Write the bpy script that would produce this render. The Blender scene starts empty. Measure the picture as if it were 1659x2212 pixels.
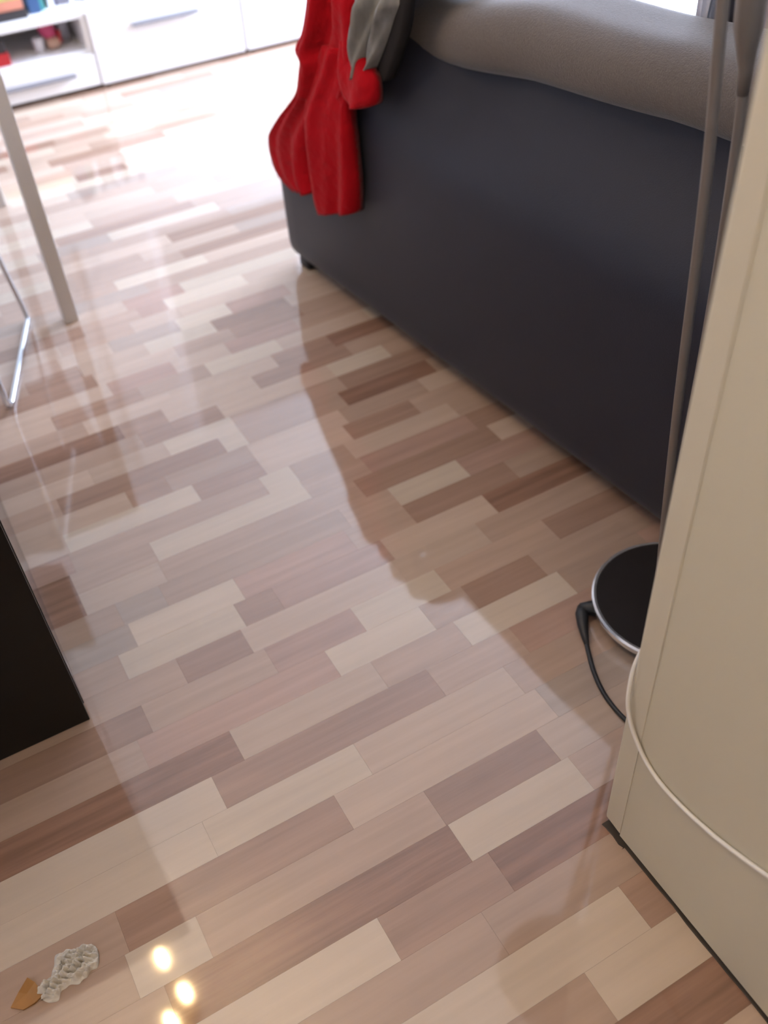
import bpy, bmesh, math, random
from mathutils import Vector, Matrix

random.seed(7)
scene = bpy.context.scene
COL = scene.collection

# ------------------------------------------------------------------ camera
# World: X runs along the floor strips (to the right), Y across them (away), Z up. Metres.
CAM_H = 1.40
F_PX, IMG_H = 2080.0, 2212.0
PITCH, ROLL, YAW = math.radians(43.5), math.radians(-4.38), math.radians(26.52)


def to_room(v):
    return Vector((v[0] * math.cos(YAW) + v[1] * math.sin(YAW), -v[0] * math.sin(YAW) + v[1] * math.cos(YAW), v[2]))


fwd = Vector((0, math.cos(PITCH), -math.sin(PITCH)))
down = Vector((0, -math.sin(PITCH), -math.cos(PITCH)))
right = Vector((1, 0, 0))
ax_r = to_room(right * math.cos(ROLL) - down * math.sin(ROLL))
ax_d = to_room(right * math.sin(ROLL) + down * math.cos(ROLL))
ax_f = to_room(fwd)
cam_data = bpy.data.cameras.new('camera')
cam_data.sensor_fit = 'VERTICAL'
cam_data.sensor_height = 36.0
cam_data.sensor_width = 27.0
cam_data.lens = F_PX / IMG_H * 36.0
cam_data.clip_start = 0.02
cam_data.dof.use_dof = True
cam_data.dof.focus_distance = 1.45
cam_data.dof.aperture_fstop = 2.6
cam = bpy.data.objects.new('camera', cam_data)
COL.objects.link(cam)
m = Matrix.Identity(4)
for i in range(3):
    m[i][0], m[i][1], m[i][2] = ax_r[i], -ax_d[i], -ax_f[i]
m[2][3] = CAM_H
cam.matrix_world = m
scene.camera = cam

# ------------------------------------------------------------------ world, daylight, exposure
w = bpy.data.worlds.new('world')
scene.world = w
w.use_nodes = True
w.node_tree.nodes['Background'].inputs[0].default_value = (0.80, 0.88, 1.0, 1)
w.node_tree.nodes['Background'].inputs[1].default_value = 1.5


def window_light(name, loc, direction, sx, sy, watts, color):
    d = bpy.data.lights.new(name, 'AREA')
    d.shape = 'RECTANGLE'
    d.size, d.size_y, d.energy, d.color = sx, sy, watts, color
    o = bpy.data.objects.new(name, d)
    COL.objects.link(o)
    o.location = loc
    o.rotation_euler = Vector(direction).to_track_quat('-Z', 'Y').to_euler()
    return o


DAY = (0.66, 0.77, 1.0)
# room extents and window openings
X0, X1, Y0, Y1, CEIL = -2.4, 3.4, -1.5, 4.62, 2.5
DOOR_Y0, DOOR_Y1, DOOR_TOP = 2.85, 4.50, 2.25
WIN_A = (-0.75, 0.72)
WIN_B = (1.08, 2.75)
WIN_Z = (0.85, 2.3)
window_light('daylight_balcony', (X1 + 0.16, (DOOR_Y0 + DOOR_Y1) / 2, 1.15), (-1, 0, -0.05), DOOR_Y1 - DOOR_Y0, 2.15, 560, DAY)
sun = bpy.data.lights.new('sun', 'SUN')
sun.energy, sun.angle, sun.color = 8.5, math.radians(16), (0.84, 0.90, 1.0)
sun_o = bpy.data.objects.new('sun', sun)
COL.objects.link(sun_o)
sun_o.location = (6, 3, 4)
sun_o.rotation_euler = Vector((-1, 0.12, -0.62)).to_track_quat('-Z', 'Y').to_euler()
for a, b in (WIN_A, WIN_B):
    window_light('daylight_window', ((a + b) / 2, Y1 + 0.2, (WIN_Z[0] + WIN_Z[1]) / 2), (0, -1, 0), b - a, WIN_Z[1] - WIN_Z[0], 3.6 * (b - a) / 1.47, DAY)

scene.view_settings.view_transform = 'Standard'
scene.view_settings.look = 'None'
scene.view_settings.exposure = -0.50
scene.view_settings.gamma = 1.0
scene.view_settings.use_curve_mapping = False
scene.cycles.max_bounces = 6
scene.cycles.diffuse_bounces = 4
scene.cycles.glossy_bounces = 3
scene.cycles.transparent_max_bounces = 6
scene.cycles.caustics_reflective = False
scene.cycles.caustics_refractive = False


# ------------------------------------------------------------------ materials
def mat(name, color, rough=0.5, metal=0.0, spec=0.5, noise=None, bump=None, emit=None, sheen=0.0, coat=0.0):
    """noise = (scale, amount, stretch xyz); bump = (scale, strength, distance)."""
    mt = bpy.data.materials.new(name)
    mt.use_nodes = True
    nt = mt.node_tree
    b = nt.nodes['Principled BSDF']
    b.inputs['Base Color'].default_value = (*color, 1)
    b.inputs['Roughness'].default_value = rough
    b.inputs['Metallic'].default_value = metal
    b.inputs['Specular IOR Level'].default_value = spec
    if sheen:
        b.inputs['Sheen Weight'].default_value = sheen
        b.inputs['Sheen Roughness'].default_value = 0.4
    if coat:
        b.inputs['Coat Weight'].default_value = coat
        b.inputs['Coat Roughness'].default_value = 0.06
    if emit:
        b.inputs['Emission Color'].default_value = (*emit[0], 1)
        b.inputs['Emission Strength'].default_value = emit[1]
    if noise or bump:
        tc = nt.nodes.new('ShaderNodeTexCoord')
    if noise:
        mp = nt.nodes.new('ShaderNodeMapping')
        mp.inputs['Scale'].default_value = noise[2] if len(noise) > 2 else (1, 1, 1)
        nz = nt.nodes.new('ShaderNodeTexNoise')
        nz.inputs['Scale'].default_value = noise[0]
        nz.inputs['Detail'].default_value = 4
        nt.links.new(tc.outputs['Object'], mp.inputs['Vector'])
        nt.links.new(mp.outputs['Vector'], nz.inputs['Vector'])
        mx = nt.nodes.new('ShaderNodeMix')
        mx.data_type = 'RGBA'
        mx.inputs[6].default_value = (*[c * (1 - noise[1]) for c in color], 1)
        mx.inputs[7].default_value = (*[min(1, c * (1 + noise[1])) for c in color], 1)
        nt.links.new(nz.outputs['Fac'], mx.inputs[0])
        nt.links.new(mx.outputs[2], b.inputs['Base Color'])
    if bump:
        nb = nt.nodes.new('ShaderNodeTexNoise')
        nb.inputs['Scale'].default_value = bump[0]
        nb.inputs['Detail'].default_value = 3
        nt.links.new(tc.outputs['Object'], nb.inputs['Vector'])
        bp = nt.nodes.new('ShaderNodeBump')
        bp.inputs['Strength'].default_value = bump[1]
        bp.inputs['Distance'].default_value = bump[2]
        nt.links.new(nb.outputs['Fac'], bp.inputs['Height'])
        nt.links.new(bp.outputs['Normal'], b.inputs['Normal'])
    return mt


def wood_strip(name, color, streak):
    """Printed laminate strip: long grain along X, offset at random from strip to strip, under a smooth lacquer."""
    mt = bpy.data.materials.new(name)
    mt.use_nodes = True
    nt = mt.node_tree
    b = nt.nodes['Principled BSDF']
    geo = nt.nodes.new('ShaderNodeNewGeometry')
    info = nt.nodes.new('ShaderNodeObjectInfo')
    off = nt.nodes.new('ShaderNodeVectorMath')
    off.operation = 'MULTIPLY_ADD'
    comb = nt.nodes.new('ShaderNodeCombineXYZ')
    for i in range(3):
        nt.links.new(info.outputs['Random'], comb.inputs[i])
    nt.links.new(comb.outputs[0], off.inputs[0])
    off.inputs[1].default_value = (7.3, 3.1, 5.7)
    nt.links.new(geo.outputs['Position'], off.inputs[2])
    mp = nt.nodes.new('ShaderNodeMapping')
    mp.inputs['Scale'].default_value = (1.3, 26, 1)
    nt.links.new(off.outputs[0], mp.inputs['Vector'])
    nz = nt.nodes.new('ShaderNodeTexNoise')
    nz.inputs['Scale'].default_value = 2.2
    nz.inputs['Detail'].default_value = 5
    nz.inputs['Roughness'].default_value = 0.55
    nt.links.new(mp.outputs[0], nz.inputs['Vector'])
    ramp = nt.nodes.new('ShaderNodeValToRGB')
    ramp.color_ramp.elements[0].position = 0.30
    ramp.color_ramp.elements[0].color = (*[c * (1 - streak) for c in color], 1)
    ramp.color_ramp.elements[1].position = 0.68
    ramp.color_ramp.elements[1].color = (*[min(1, c * (1 + 0.55 * streak)) for c in color], 1)
    nt.links.new(nz.outputs['Fac'], ramp.inputs[0])
    # a slight overall difference between strips of one tone
    hsv = nt.nodes.new('ShaderNodeHueSaturation')
    mr = nt.nodes.new('ShaderNodeMapRange')
    mr.inputs['To Min'].default_value = 0.93
    mr.inputs['To Max'].default_value = 1.07
    nt.links.new(info.outputs['Random'], mr.inputs['Value'])
    nt.links.new(mr.outputs[0], hsv.inputs['Value'])
    nt.links.new(ramp.outputs[0], hsv.inputs['Color'])
    nt.links.new(hsv.outputs[0], b.inputs['Base Color'])
    b.inputs['Roughness'].default_value = FLOOR_ROUGH
    b.inputs['Specular IOR Level'].default_value = 0.8
    return mt


FLOOR_ROUGH = 0.05
TONE = {
    'A': wood_strip('pale_strip', (0.54, 0.438, 0.35), 0.06),
    'B': wood_strip('light_strip', (0.485, 0.365, 0.29), 0.07),
    'C': wood_strip('mid_strip', (0.41, 0.29, 0.226), 0.10),
    'D': wood_strip('brown_strip', (0.332, 0.214, 0.160), 0.16),
    'E': wood_strip('dark_strip', (0.270, 0.155, 0.110), 0.27),
    'G': wood_strip('grey_strip', (0.375, 0.29, 0.24), 0.10),
    'R': wood_strip('rosy_strip', (0.40, 0.26, 0.206), 0.12),
}
M = dict(
    subfloor=mat('subfloor', (0.24, 0.16, 0.12), 0.7, noise=(6, 0.2)),
    white_wall=mat('white_wall', (0.86, 0.86, 0.86), 0.7, noise=(3, 0.02), bump=(90, 0.15, 0.002)),
    cream_wall=mat('cream_wall', (0.575, 0.535, 0.425), 0.55, noise=(4, 0.03), bump=(60, 0.12, 0.002)),
    cream_trim=mat('cream_trim', (0.585, 0.54, 0.435), 0.5, noise=(5, 0.02)),
    ceiling=mat('ceiling', (0.88, 0.88, 0.87), 0.8, noise=(3, 0.02)),
    gap=mat('dark_gap', (0.05, 0.04, 0.032), 0.9, noise=(30, 0.4)),
    white_lacquer=mat('white_lacquer', (0.86, 0.86, 0.88), 0.25, noise=(2, 0.015)),
    white_frame=mat('white_frame', (0.85, 0.85, 0.86), 0.35, noise=(2, 0.02)),
    handle_grey=mat('handle_grey', (0.30, 0.30, 0.34), 0.35, metal=0.6, noise=(20, 0.05)),
    shelf_grey=mat('shelf_back', (0.70, 0.67, 0.63), 0.7, noise=(6, 0.06)),
    charcoal=mat('charcoal_upholstery', (0.018, 0.019, 0.031), 0.52, spec=0.28, noise=(5, 0.12), bump=(420, 0.22, 0.002), sheen=0.10),
    taupe=mat('taupe_weave', (0.125, 0.110, 0.106), 0.85, spec=0.2, noise=(140, 0.22, (1, 1, 3)), bump=(350, 0.5, 0.003), sheen=0.3),
    black_plastic=mat('black_plastic', (0.008, 0.008, 0.009), 0.5, noise=(20, 0.3)),
    red_knit=mat('red_knit', (0.36, 0.004, 0.010), 0.9, spec=0.08, noise=(16, 0.14), bump=(45, 0.45, 0.012), sheen=0.08),
    grey_cloth=mat('grey_cloth', (0.23, 0.23, 0.23), 0.8, spec=0.2, noise=(34, 0.6, (1, 1, .35)), bump=(200, 0.3, 0.002)),  # strong upright mottling paints light and shade of folds into the colour
    black_cloth=mat('black_cloth', (0.018, 0.016, 0.017), 0.8, spec=0.2, noise=(40, 0.3)),
    table_white=mat('table_paint', (0.62, 0.60, 0.59), 0.4, noise=(8, 0.03)),
    chrome=mat('chrome', (0.62, 0.66, 0.72), 0.16, metal=1.0, noise=(12, 0.05)),
    black_veneer=mat('black_veneer', (0.0035, 0.003, 0.0032), 0.42, spec=0.25, noise=(3, 0.3, (1, 1, 12))),
    black_gloss=mat('black_gloss', (0.022, 0.022, 0.024), 0.13, spec=0.6, noise=(6, 0.2)),
    lamp_steel=mat('brushed_steel', (0.22, 0.19, 0.172), 0.42, metal=0.5, noise=(30, 0.06, (1, 1, .1))),
    lamp_dark=mat('lamp_base_black', (0.018, 0.015, 0.015), 0.65, spec=0.12, noise=(18, 0.2)),
    rim_steel=mat('rim_steel', (0.74, 0.73, 0.74), 0.22, metal=0.85, noise=(25, 0.05)),
    cord_black=mat('black_rubber', (0.008, 0.008, 0.009), 0.5, noise=(40, 0.3)),
    cable_white=mat('white_cable', (0.80, 0.78, 0.75), 0.4, noise=(40, 0.04)),
    tissue=mat('tissue_paper', (0.62, 0.585, 0.53), 0.9, spec=0.1, noise=(60, 0.06), bump=(120, 0.5, 0.003)),
    amber=mat('amber_scrap', (0.30, 0.135, 0.030), 0.5, noise=(50, 0.25)),
    teal=mat('teal_cover', (0.05, 0.26, 0.24), 0.5, noise=(8, 0.25)),
    navy=mat('navy_cover', (0.035, 0.085, 0.20), 0.5, noise=(8, 0.3)),
    salmon=mat('salmon_cover', (0.62, 0.25, 0.17), 0.5, noise=(8, 0.15)),
    yellow_green=mat('yellow_green_cover', (0.45, 0.50, 0.16), 0.5, noise=(12, 0.3)),
    soot=mat('black_cover', (0.03, 0.026, 0.028), 0.5, noise=(10, 0.3)),
    paper=mat('page_paper', (0.80, 0.78, 0.74), 0.8, noise=(200, 0.06, (1, 1, 8))),
    spine_grey=mat('grey_spine', (0.40, 0.40, 0.50), 0.5, noise=(10, 0.2)),
    spine_white=mat('white_spine', (0.78, 0.78, 0.84), 0.5, noise=(10, 0.08)),
    spine_dark=mat('dark_spine', (0.09, 0.085, 0.13), 0.5, noise=(10, 0.2)),
    pink=mat('pink_felt', (0.52, 0.07, 0.17), 0.7, noise=(18, 0.2)),
    skin_beige=mat('beige_felt', (0.55, 0.36, 0.28), 0.7, noise=(18, 0.15)),
    red_box=mat('red_box', (0.42, 0.015, 0.02), 0.5, noise=(8, 0.2)),
    lilac=mat('lilac_cloth', (0.62, 0.50, 0.60), 0.8, noise=(14, 0.12), bump=(150, 0.3, 0.002)),
    pale_blue=mat('pale_blue_cloth', (0.66, 0.70, 0.86), 0.8, noise=(14, 0.10), bump=(150, 0.3, 0.002)),
    dark_navy=mat('dark_navy_cloth', (0.018, 0.018, 0.032), 0.8, noise=(20, 0.3), bump=(200, 0.3, 0.002)),
    seat_pad=mat('seat_shell', (0.70, 0.69, 0.67), 0.45, noise=(8, 0.04)),
    bulb=mat('bulb', (1, 0.9, 0.7), 0.3, emit=((1.0, 0.68, 0.33), 980.0), noise=(5, 0.02)),
    globe=mat('globe_glass', (1, 0.9, 0.75), 0.4, emit=((1.0, 0.66, 0.24), 36.0), noise=(5, 0.02)),
    brass=mat('brass', (0.55, 0.40, 0.16), 0.25, metal=1.0, noise=(12, 0.08)),
)


def glass_material():
    mt = bpy.data.materials.new('window_glass')
    mt.use_nodes = True
    nt = mt.node_tree
    nt.nodes.remove(nt.nodes['Principled BSDF'])
    tr = nt.nodes.new('ShaderNodeBsdfTransparent')
    gl = nt.nodes.new('ShaderNodeBsdfGlossy')
    gl.inputs['Roughness'].default_value = 0.02
    nz = nt.nodes.new('ShaderNodeTexNoise')
    nz.inputs['Scale'].default_value = 1.5
    bp = nt.nodes.new('ShaderNodeBump')
    bp.inputs['Strength'].default_value = 0.02
    nt.links.new(nz.outputs['Fac'], bp.inputs['Height'])
    nt.links.new(bp.outputs[0], gl.inputs['Normal'])
    mx = nt.nodes.new('ShaderNodeMixShader')
    mx.inputs[0].default_value = 0.05
    nt.links.new(tr.outputs[0], mx.inputs[1])
    nt.links.new(gl.outputs[0], mx.inputs[2])
    nt.links.new(mx.outputs[0], nt.nodes['Material Output'].inputs[0])
    return mt


M['glass'] = glass_material()


# ------------------------------------------------------------------ helpers
def tag(o, label=None, cat=None, group=None, kind=None):
    if label:
        o['label'] = label
    if cat:
        o['category'] = cat
    if group:
        o['group'] = group
    if kind:
        o['kind'] = kind
    return o


def thing(name, loc, label, cat, group=None, rotz=0.0):
    o = bpy.data.objects.new(name, None)
    o.empty_display_size = 0.1
    COL.objects.link(o)
    o.location = loc
    o.rotation_euler = (0, 0, rotz)
    tag(o, label, cat, group)
    return o


def world_of(o):
    mw = Matrix.LocRotScale(o.location, o.rotation_euler, o.scale)
    return (world_of(o.parent) @ o.matrix_parent_inverse @ mw) if o.parent else mw


def link(name, mesh, material, parent=None, local=False):
    """Link a mesh. Unless local, its vertices are in room coordinates."""
    o = bpy.data.objects.new(name, mesh)
    COL.objects.link(o)
    if material is not None:
        mesh.materials.append(material)
    if parent is not None:
        o.parent = parent
        if not local:
            o.matrix_parent_inverse = world_of(parent).inverted()
    return o


def smooth(mesh, flag=True):
    mesh.polygons.foreach_set('use_smooth', [flag] * len(mesh.polygons))


def pydata(name, v, f, sm=False):
    me = bpy.data.meshes.new(name)
    me.from_pydata([tuple(p) for p in v], [], f)
    me.update()
    if sm:
        smooth(me)
    return me


def boxes(name, lst, material, parent=None, local=False, bevel=0.0):
    """One mesh of one or more boxes given as (x0,x1,y0,y1,z0,z1)."""
    bm = bmesh.new()
    for x0, x1, y0, y1, z0, z1 in lst:
        r = bmesh.ops.create_cube(bm, size=1)
        bmesh.ops.scale(bm, vec=(x1 - x0, y1 - y0, z1 - z0), verts=r['verts'])
        bmesh.ops.translate(bm, vec=((x0 + x1) / 2, (y0 + y1) / 2, (z0 + z1) / 2), verts=r['verts'])
    if bevel:
        bmesh.ops.bevel(bm, geom=bm.edges[:], offset=bevel, segments=2, affect='EDGES', profile=0.6)
    me = bpy.data.meshes.new(name)
    bm.to_mesh(me)
    bm.free()
    return link(name, me, material, parent, local)


def rounded(name, c, size, r, material, parent=None, n=(8, 8, 8), deform=None, frame=None, local=False):
    """Soft box: centre c, full size, corner radius r; deform(x,y,z in -1..1, point) moves points; frame maps to the room."""
    hx, hy, hz = [s / 2 for s in size]
    rr = min(r, hx, hy, hz)
    verts, index, faces = [], {}, []

    def samples(h, cnt):
        arc = [math.sin(math.pi / 2 * i / 4) for i in range(5)]
        inner = h - rr
        lo = [-h + rr * (1 - math.cos(math.pi / 2 * i / 4)) for i in range(4)]
        mid = [-inner + 2 * inner * i / cnt for i in range(cnt + 1)]
        return lo + mid + [-a for a in reversed(lo)]

    sx, sy, sz = samples(hx, n[0]), samples(hy, n[1]), samples(hz, n[2])

    def vid(x, y, z):
        k = (round(x, 6), round(y, 6), round(z, 6))
        if k in index:
            return index[k]
        ix = max(-hx + rr, min(hx - rr, x))
        iy = max(-hy + rr, min(hy - rr, y))
        iz = max(-hz + rr, min(hz - rr, z))
        d = Vector((x - ix, y - iy, z - iz))
        p = Vector((ix, iy, iz)) + (d.normalized() * rr if d.length > 1e-9 else d)
        if deform:
            p = deform(x / hx, y / hy, z / hz, p)
        p = p + Vector(c)
        if frame:
            p = frame(p)
        index[k] = len(verts)
        verts.append(p)
        return index[k]

    def face(a, b, flip, fn):
        for i in range(len(a) - 1):
            for j in range(len(b) - 1):
                q = [fn(a[i], b[j]), fn(a[i + 1], b[j]), fn(a[i + 1], b[j + 1]), fn(a[i], b[j + 1])]
                faces.append(q[::-1] if flip else q)

    for s, fl in ((-hz, True), (hz, False)):
        face(sx, sy, fl, lambda x, y: vid(x, y, s))
    for s, fl in ((-hx, True), (hx, False)):
        face(sy, sz, fl, lambda y, z: vid(s, y, z))
    for s, fl in ((-hy, False), (hy, True)):
        face(sx, sz, fl, lambda x, z: vid(x, s, z))
    me = pydata(name, verts, faces, True)
    bm = bmesh.new()
    bm.from_mesh(me)
    bmesh.ops.recalc_face_normals(bm, faces=bm.faces)
    bm.to_mesh(me)
    bm.free()
    return link(name, me, material, parent, local)


def spline(pts, steps=8):
    out = []
    P = [Vector(p) for p in pts]
    for i in range(len(P) - 1):
        p0, p1, p2, p3 = P[max(i - 1, 0)], P[i], P[i + 1], P[min(i + 2, len(P) - 1)]
        for k in range(steps):
            t = k / steps
            out.append(0.5 * (2 * p1 + (p2 - p0) * t + (2 * p0 - 5 * p1 + 4 * p2 - p3) * t * t + (3 * p1 - p0 - 3 * p2 + p3) * t ** 3))
    out.append(P[-1])
    return out


def tube(name, pts, r, material, parent=None, seg=10, local=False):
    """Swept round tube; r is a number or a list with one radius per point."""
    P = [Vector(p) for p in pts]
    R = r if isinstance(r, (list, tuple)) else [r] * len(P)
    verts, faces = [], []
    t0 = (P[1] - P[0]).normalized()
    u = t0.orthogonal().normalized()
    for i, p in enumerate(P):
        t = (P[min(i + 1, len(P) - 1)] - P[max(i - 1, 0)]).normalized()
        u = (u - t * u.dot(t)).normalized()
        v = t.cross(u)
        for k in range(seg):
            a = 2 * math.pi * k / seg
            verts.append(p + (u * math.cos(a) + v * math.sin(a)) * R[i])
    for i in range(len(P) - 1):
        for k in range(seg):
            k2 = (k + 1) % seg
            faces.append((i * seg + k, i * seg + k2, (i + 1) * seg + k2, (i + 1) * seg + k))
    faces.append(tuple(range(seg))[::-1])
    faces.append(tuple((len(P) - 1) * seg + k for k in range(seg)))
    me = pydata(name, verts, faces, True)
    return link(name, me, material, parent, local)


def lathe(name, prof, centre, material, parent=None, seg=48, ring=False):
    """Surface of revolution about Z through centre; prof = [(radius, z), ...]."""
    verts, faces = [], []
    for r, z in prof:
        for k in range(seg):
            a = 2 * math.pi * k / seg
            verts.append((centre[0] + r * math.cos(a), centre[1] + r * math.sin(a), centre[2] + z))
    n = len(prof)
    for i in range(n if ring else n - 1):
        i2 = (i + 1) % n
        for k in range(seg):
            k2 = (k + 1) % seg
            faces.append((i * seg + k, i * seg + k2, i2 * seg + k2, i2 * seg + k))
    if not ring:
        faces.append(tuple(range(seg))[::-1])
        faces.append(tuple((n - 1) * seg + k for k in range(seg)))
    me = pydata(name, verts, faces, True)
    try:
        me.set_sharp_from_angle(angle=math.radians(35))
    except Exception:
        pass
    return link(name, me, material, parent)


# ------------------------------------------------------------------ room shell
floor = boxes('floor', [(X0, X1, Y0, Y1, -0.06, -0.008)], M['subfloor'])
tag(floor, kind='structure')
tag(boxes('ceiling', [(X0, X1, Y0, Y1, CEIL, CEIL + 0.1)], M['ceiling']), kind='structure')
tag(boxes('wall_left', [(X0 - 0.1, X0, Y0 - 0.1, Y1 + 0.1, -0.06, CEIL + 0.1)], M['white_wall']), kind='structure')
tag(boxes('wall_back', [(X0, X1, Y0 - 0.1, Y0, -0.06, CEIL + 0.1)], M['white_wall']), kind='structure')
yw0, yw1 = Y1, Y1 + 0.12
tag(boxes('wall_far', [(X0, X1 + 0.1, yw0, yw1, -0.06, WIN_Z[0]), (X0, X1 + 0.1, yw0, yw1, WIN_Z[1], CEIL + 0.1),
                       (X0, WIN_A[0], yw0, yw1, WIN_Z[0], WIN_Z[1]), (WIN_A[1], WIN_B[0], yw0, yw1, WIN_Z[0], WIN_Z[1]),
                       (WIN_B[1], X1 + 0.1, yw0, yw1, WIN_Z[0], WIN_Z[1])], M['white_wall']), kind='structure')
tag(boxes('wall_right', [(X1, X1 + 0.1, Y0 - 0.1, DOOR_Y0, -0.06, CEIL + 0.1), (X1, X1 + 0.1, DOOR_Y1, Y1, -0.06, CEIL + 0.1),
                         (X1, X1 + 0.1, DOOR_Y0, DOOR_Y1, DOOR_TOP, CEIL + 0.1)], M['white_wall']), kind='structure')
# partition whose cream end stands at the right of the picture
WX, WY = 0.604, 0.527
part = boxes('wall_partition', [(WX, 0.735, Y0, WY - 0.036, 0.010, CEIL)], M['cream_wall'])
tag(part, kind='structure')
rag = random.Random(5)


def ragged_joint(name, y_from, y_to, w0, w1, step, parent):
    """Dark shrunken joint along the foot of the partition, uneven in width."""
    v, f = [], []
    y = y_from
    while True:
        x = WX - rag.uniform(w0, w1)
        v += [(x, y, 0.0), (x + 0.001, y, 0.0016), (WX + 0.02, y, 0.0022), (WX + 0.02, y, 0.0)]
        if y <= y_to:
            break
        y = max(y_to, y - step * rag.uniform(0.7, 1.3))
    for i in range(len(v) // 4 - 1):
        for j in range(4):
            f.append((4 * i + j, 4 * i + (j + 1) % 4, 4 * i + 4 + (j + 1) % 4, 4 * i + 4 + j))
    f += [(0, 1, 2, 3), tuple(len(v) - 4 + j for j in (3, 2, 1, 0))]
    return link(name, pydata(name, v, f), M['gap'], parent)


tag(ragged_joint('floor_joint', WY - 0.048, Y0, 0.0012, 0.0030, 0.03, part), 'dark uneven joint between cream wall and floor')
bm = bmesh.new()
# corner strip: a rounded vertical board, slightly proud, with a ragged broken foot
prof = []
xa, xb, ya, yb, rr = WX - 0.0012, 0.7362, WY - 0.036, WY, 0.007
for cx_, cy_, a0 in ((xa + rr, ya + 0.002, 270), (xa + rr, yb - rr, 180), (xb - rr, yb - rr, 90), (xb - rr, ya + 0.002, 0)):
    if a0 == 270:
        prof.append((xa, ya))
    elif a0 == 0:
        prof.append((xb, ya))
    else:
        for i in range(5):
            a = math.radians(a0 - 90 * i / 4)
            prof.append((cx_ + rr * math.cos(a), cy_ + rr * math.sin(a)))
n = len(prof)
rag = random.Random(3)
vb = [bm.verts.new((x, y, 0.014 + 0.016 * rag.random())) for x, y in prof]
vt = [bm.verts.new((x, y, CEIL)) for x, y in prof]
for i in range(n):
    bm.faces.new((vb[i], vb[(i + 1) % n], vt[(i + 1) % n], vt[i]))
bm.faces.new(vt)
bm.faces.new(vb[::-1])
bmesh.ops.recalc_face_normals(bm, faces=bm.faces)
me = bpy.data.meshes.new('trim_1')
bm.to_mesh(me)
bm.free()
tr1 = link('trim_1', me, M['cream_trim'])
tag(tr1, kind='structure')
ragged_joint('broken_foot', WY - 0.004, WY - 0.052, 0.002, 0.0085, 0.008, tr1)


def window_unit(name, along, a, b, z0, z1, at):
    """Frame with a centre mullion and two panes. along: 'x' or 'y'."""
    def q(u0, u1, d0, d1, w0, w1):
        return (u0, u1, at + d0, at + d1, w0, w1) if along == 'x' else (at + d0, at + d1, u0, u1, w0, w1)
    t, mid = 0.06, (a + b) / 2
    o = boxes(name, [q(a, a + t, 0.02, 0.08, z0, z1), q(b - t, b, 0.02, 0.08, z0, z1), q(mid - t / 2, mid + t / 2, 0.022, 0.078, z0 + t, z1 - t),
                     q(a + t, b - t, 0.02, 0.08, z0, z0 + t), q(a + t, b - t, 0.02, 0.08, z1 - t, z1)], M['white_frame'])
    tag(o, kind='structure')
    boxes('pane', [q(a + t, mid - t / 2, 0.045, 0.05, z0 + t, z1 - t)], M['glass'], o)
    boxes('pane', [q(mid + t / 2, b - t, 0.045, 0.05, z0 + t, z1 - t)], M['glass'], o)


window_unit('window_1', 'x', *WIN_A, *WIN_Z, Y1)
window_unit('window_2', 'x', *WIN_B, *WIN_Z, Y1)
window_unit('window_3', 'y', DOOR_Y0, DOOR_Y1, 0.0, DOOR_TOP, X1)

# ------------------------------------------------------------------ floor strips
T_STRIP = 0.008


def row_y(k):
    p = lambda t: -3.21971e-4 * t * t + 0.0728160 * t + 0.360318
    if k < 0:
        return p(0) + 0.073 * k
    return p(k) if k <= 20 else p(20) + 0.0605 * (k - 20)


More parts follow.
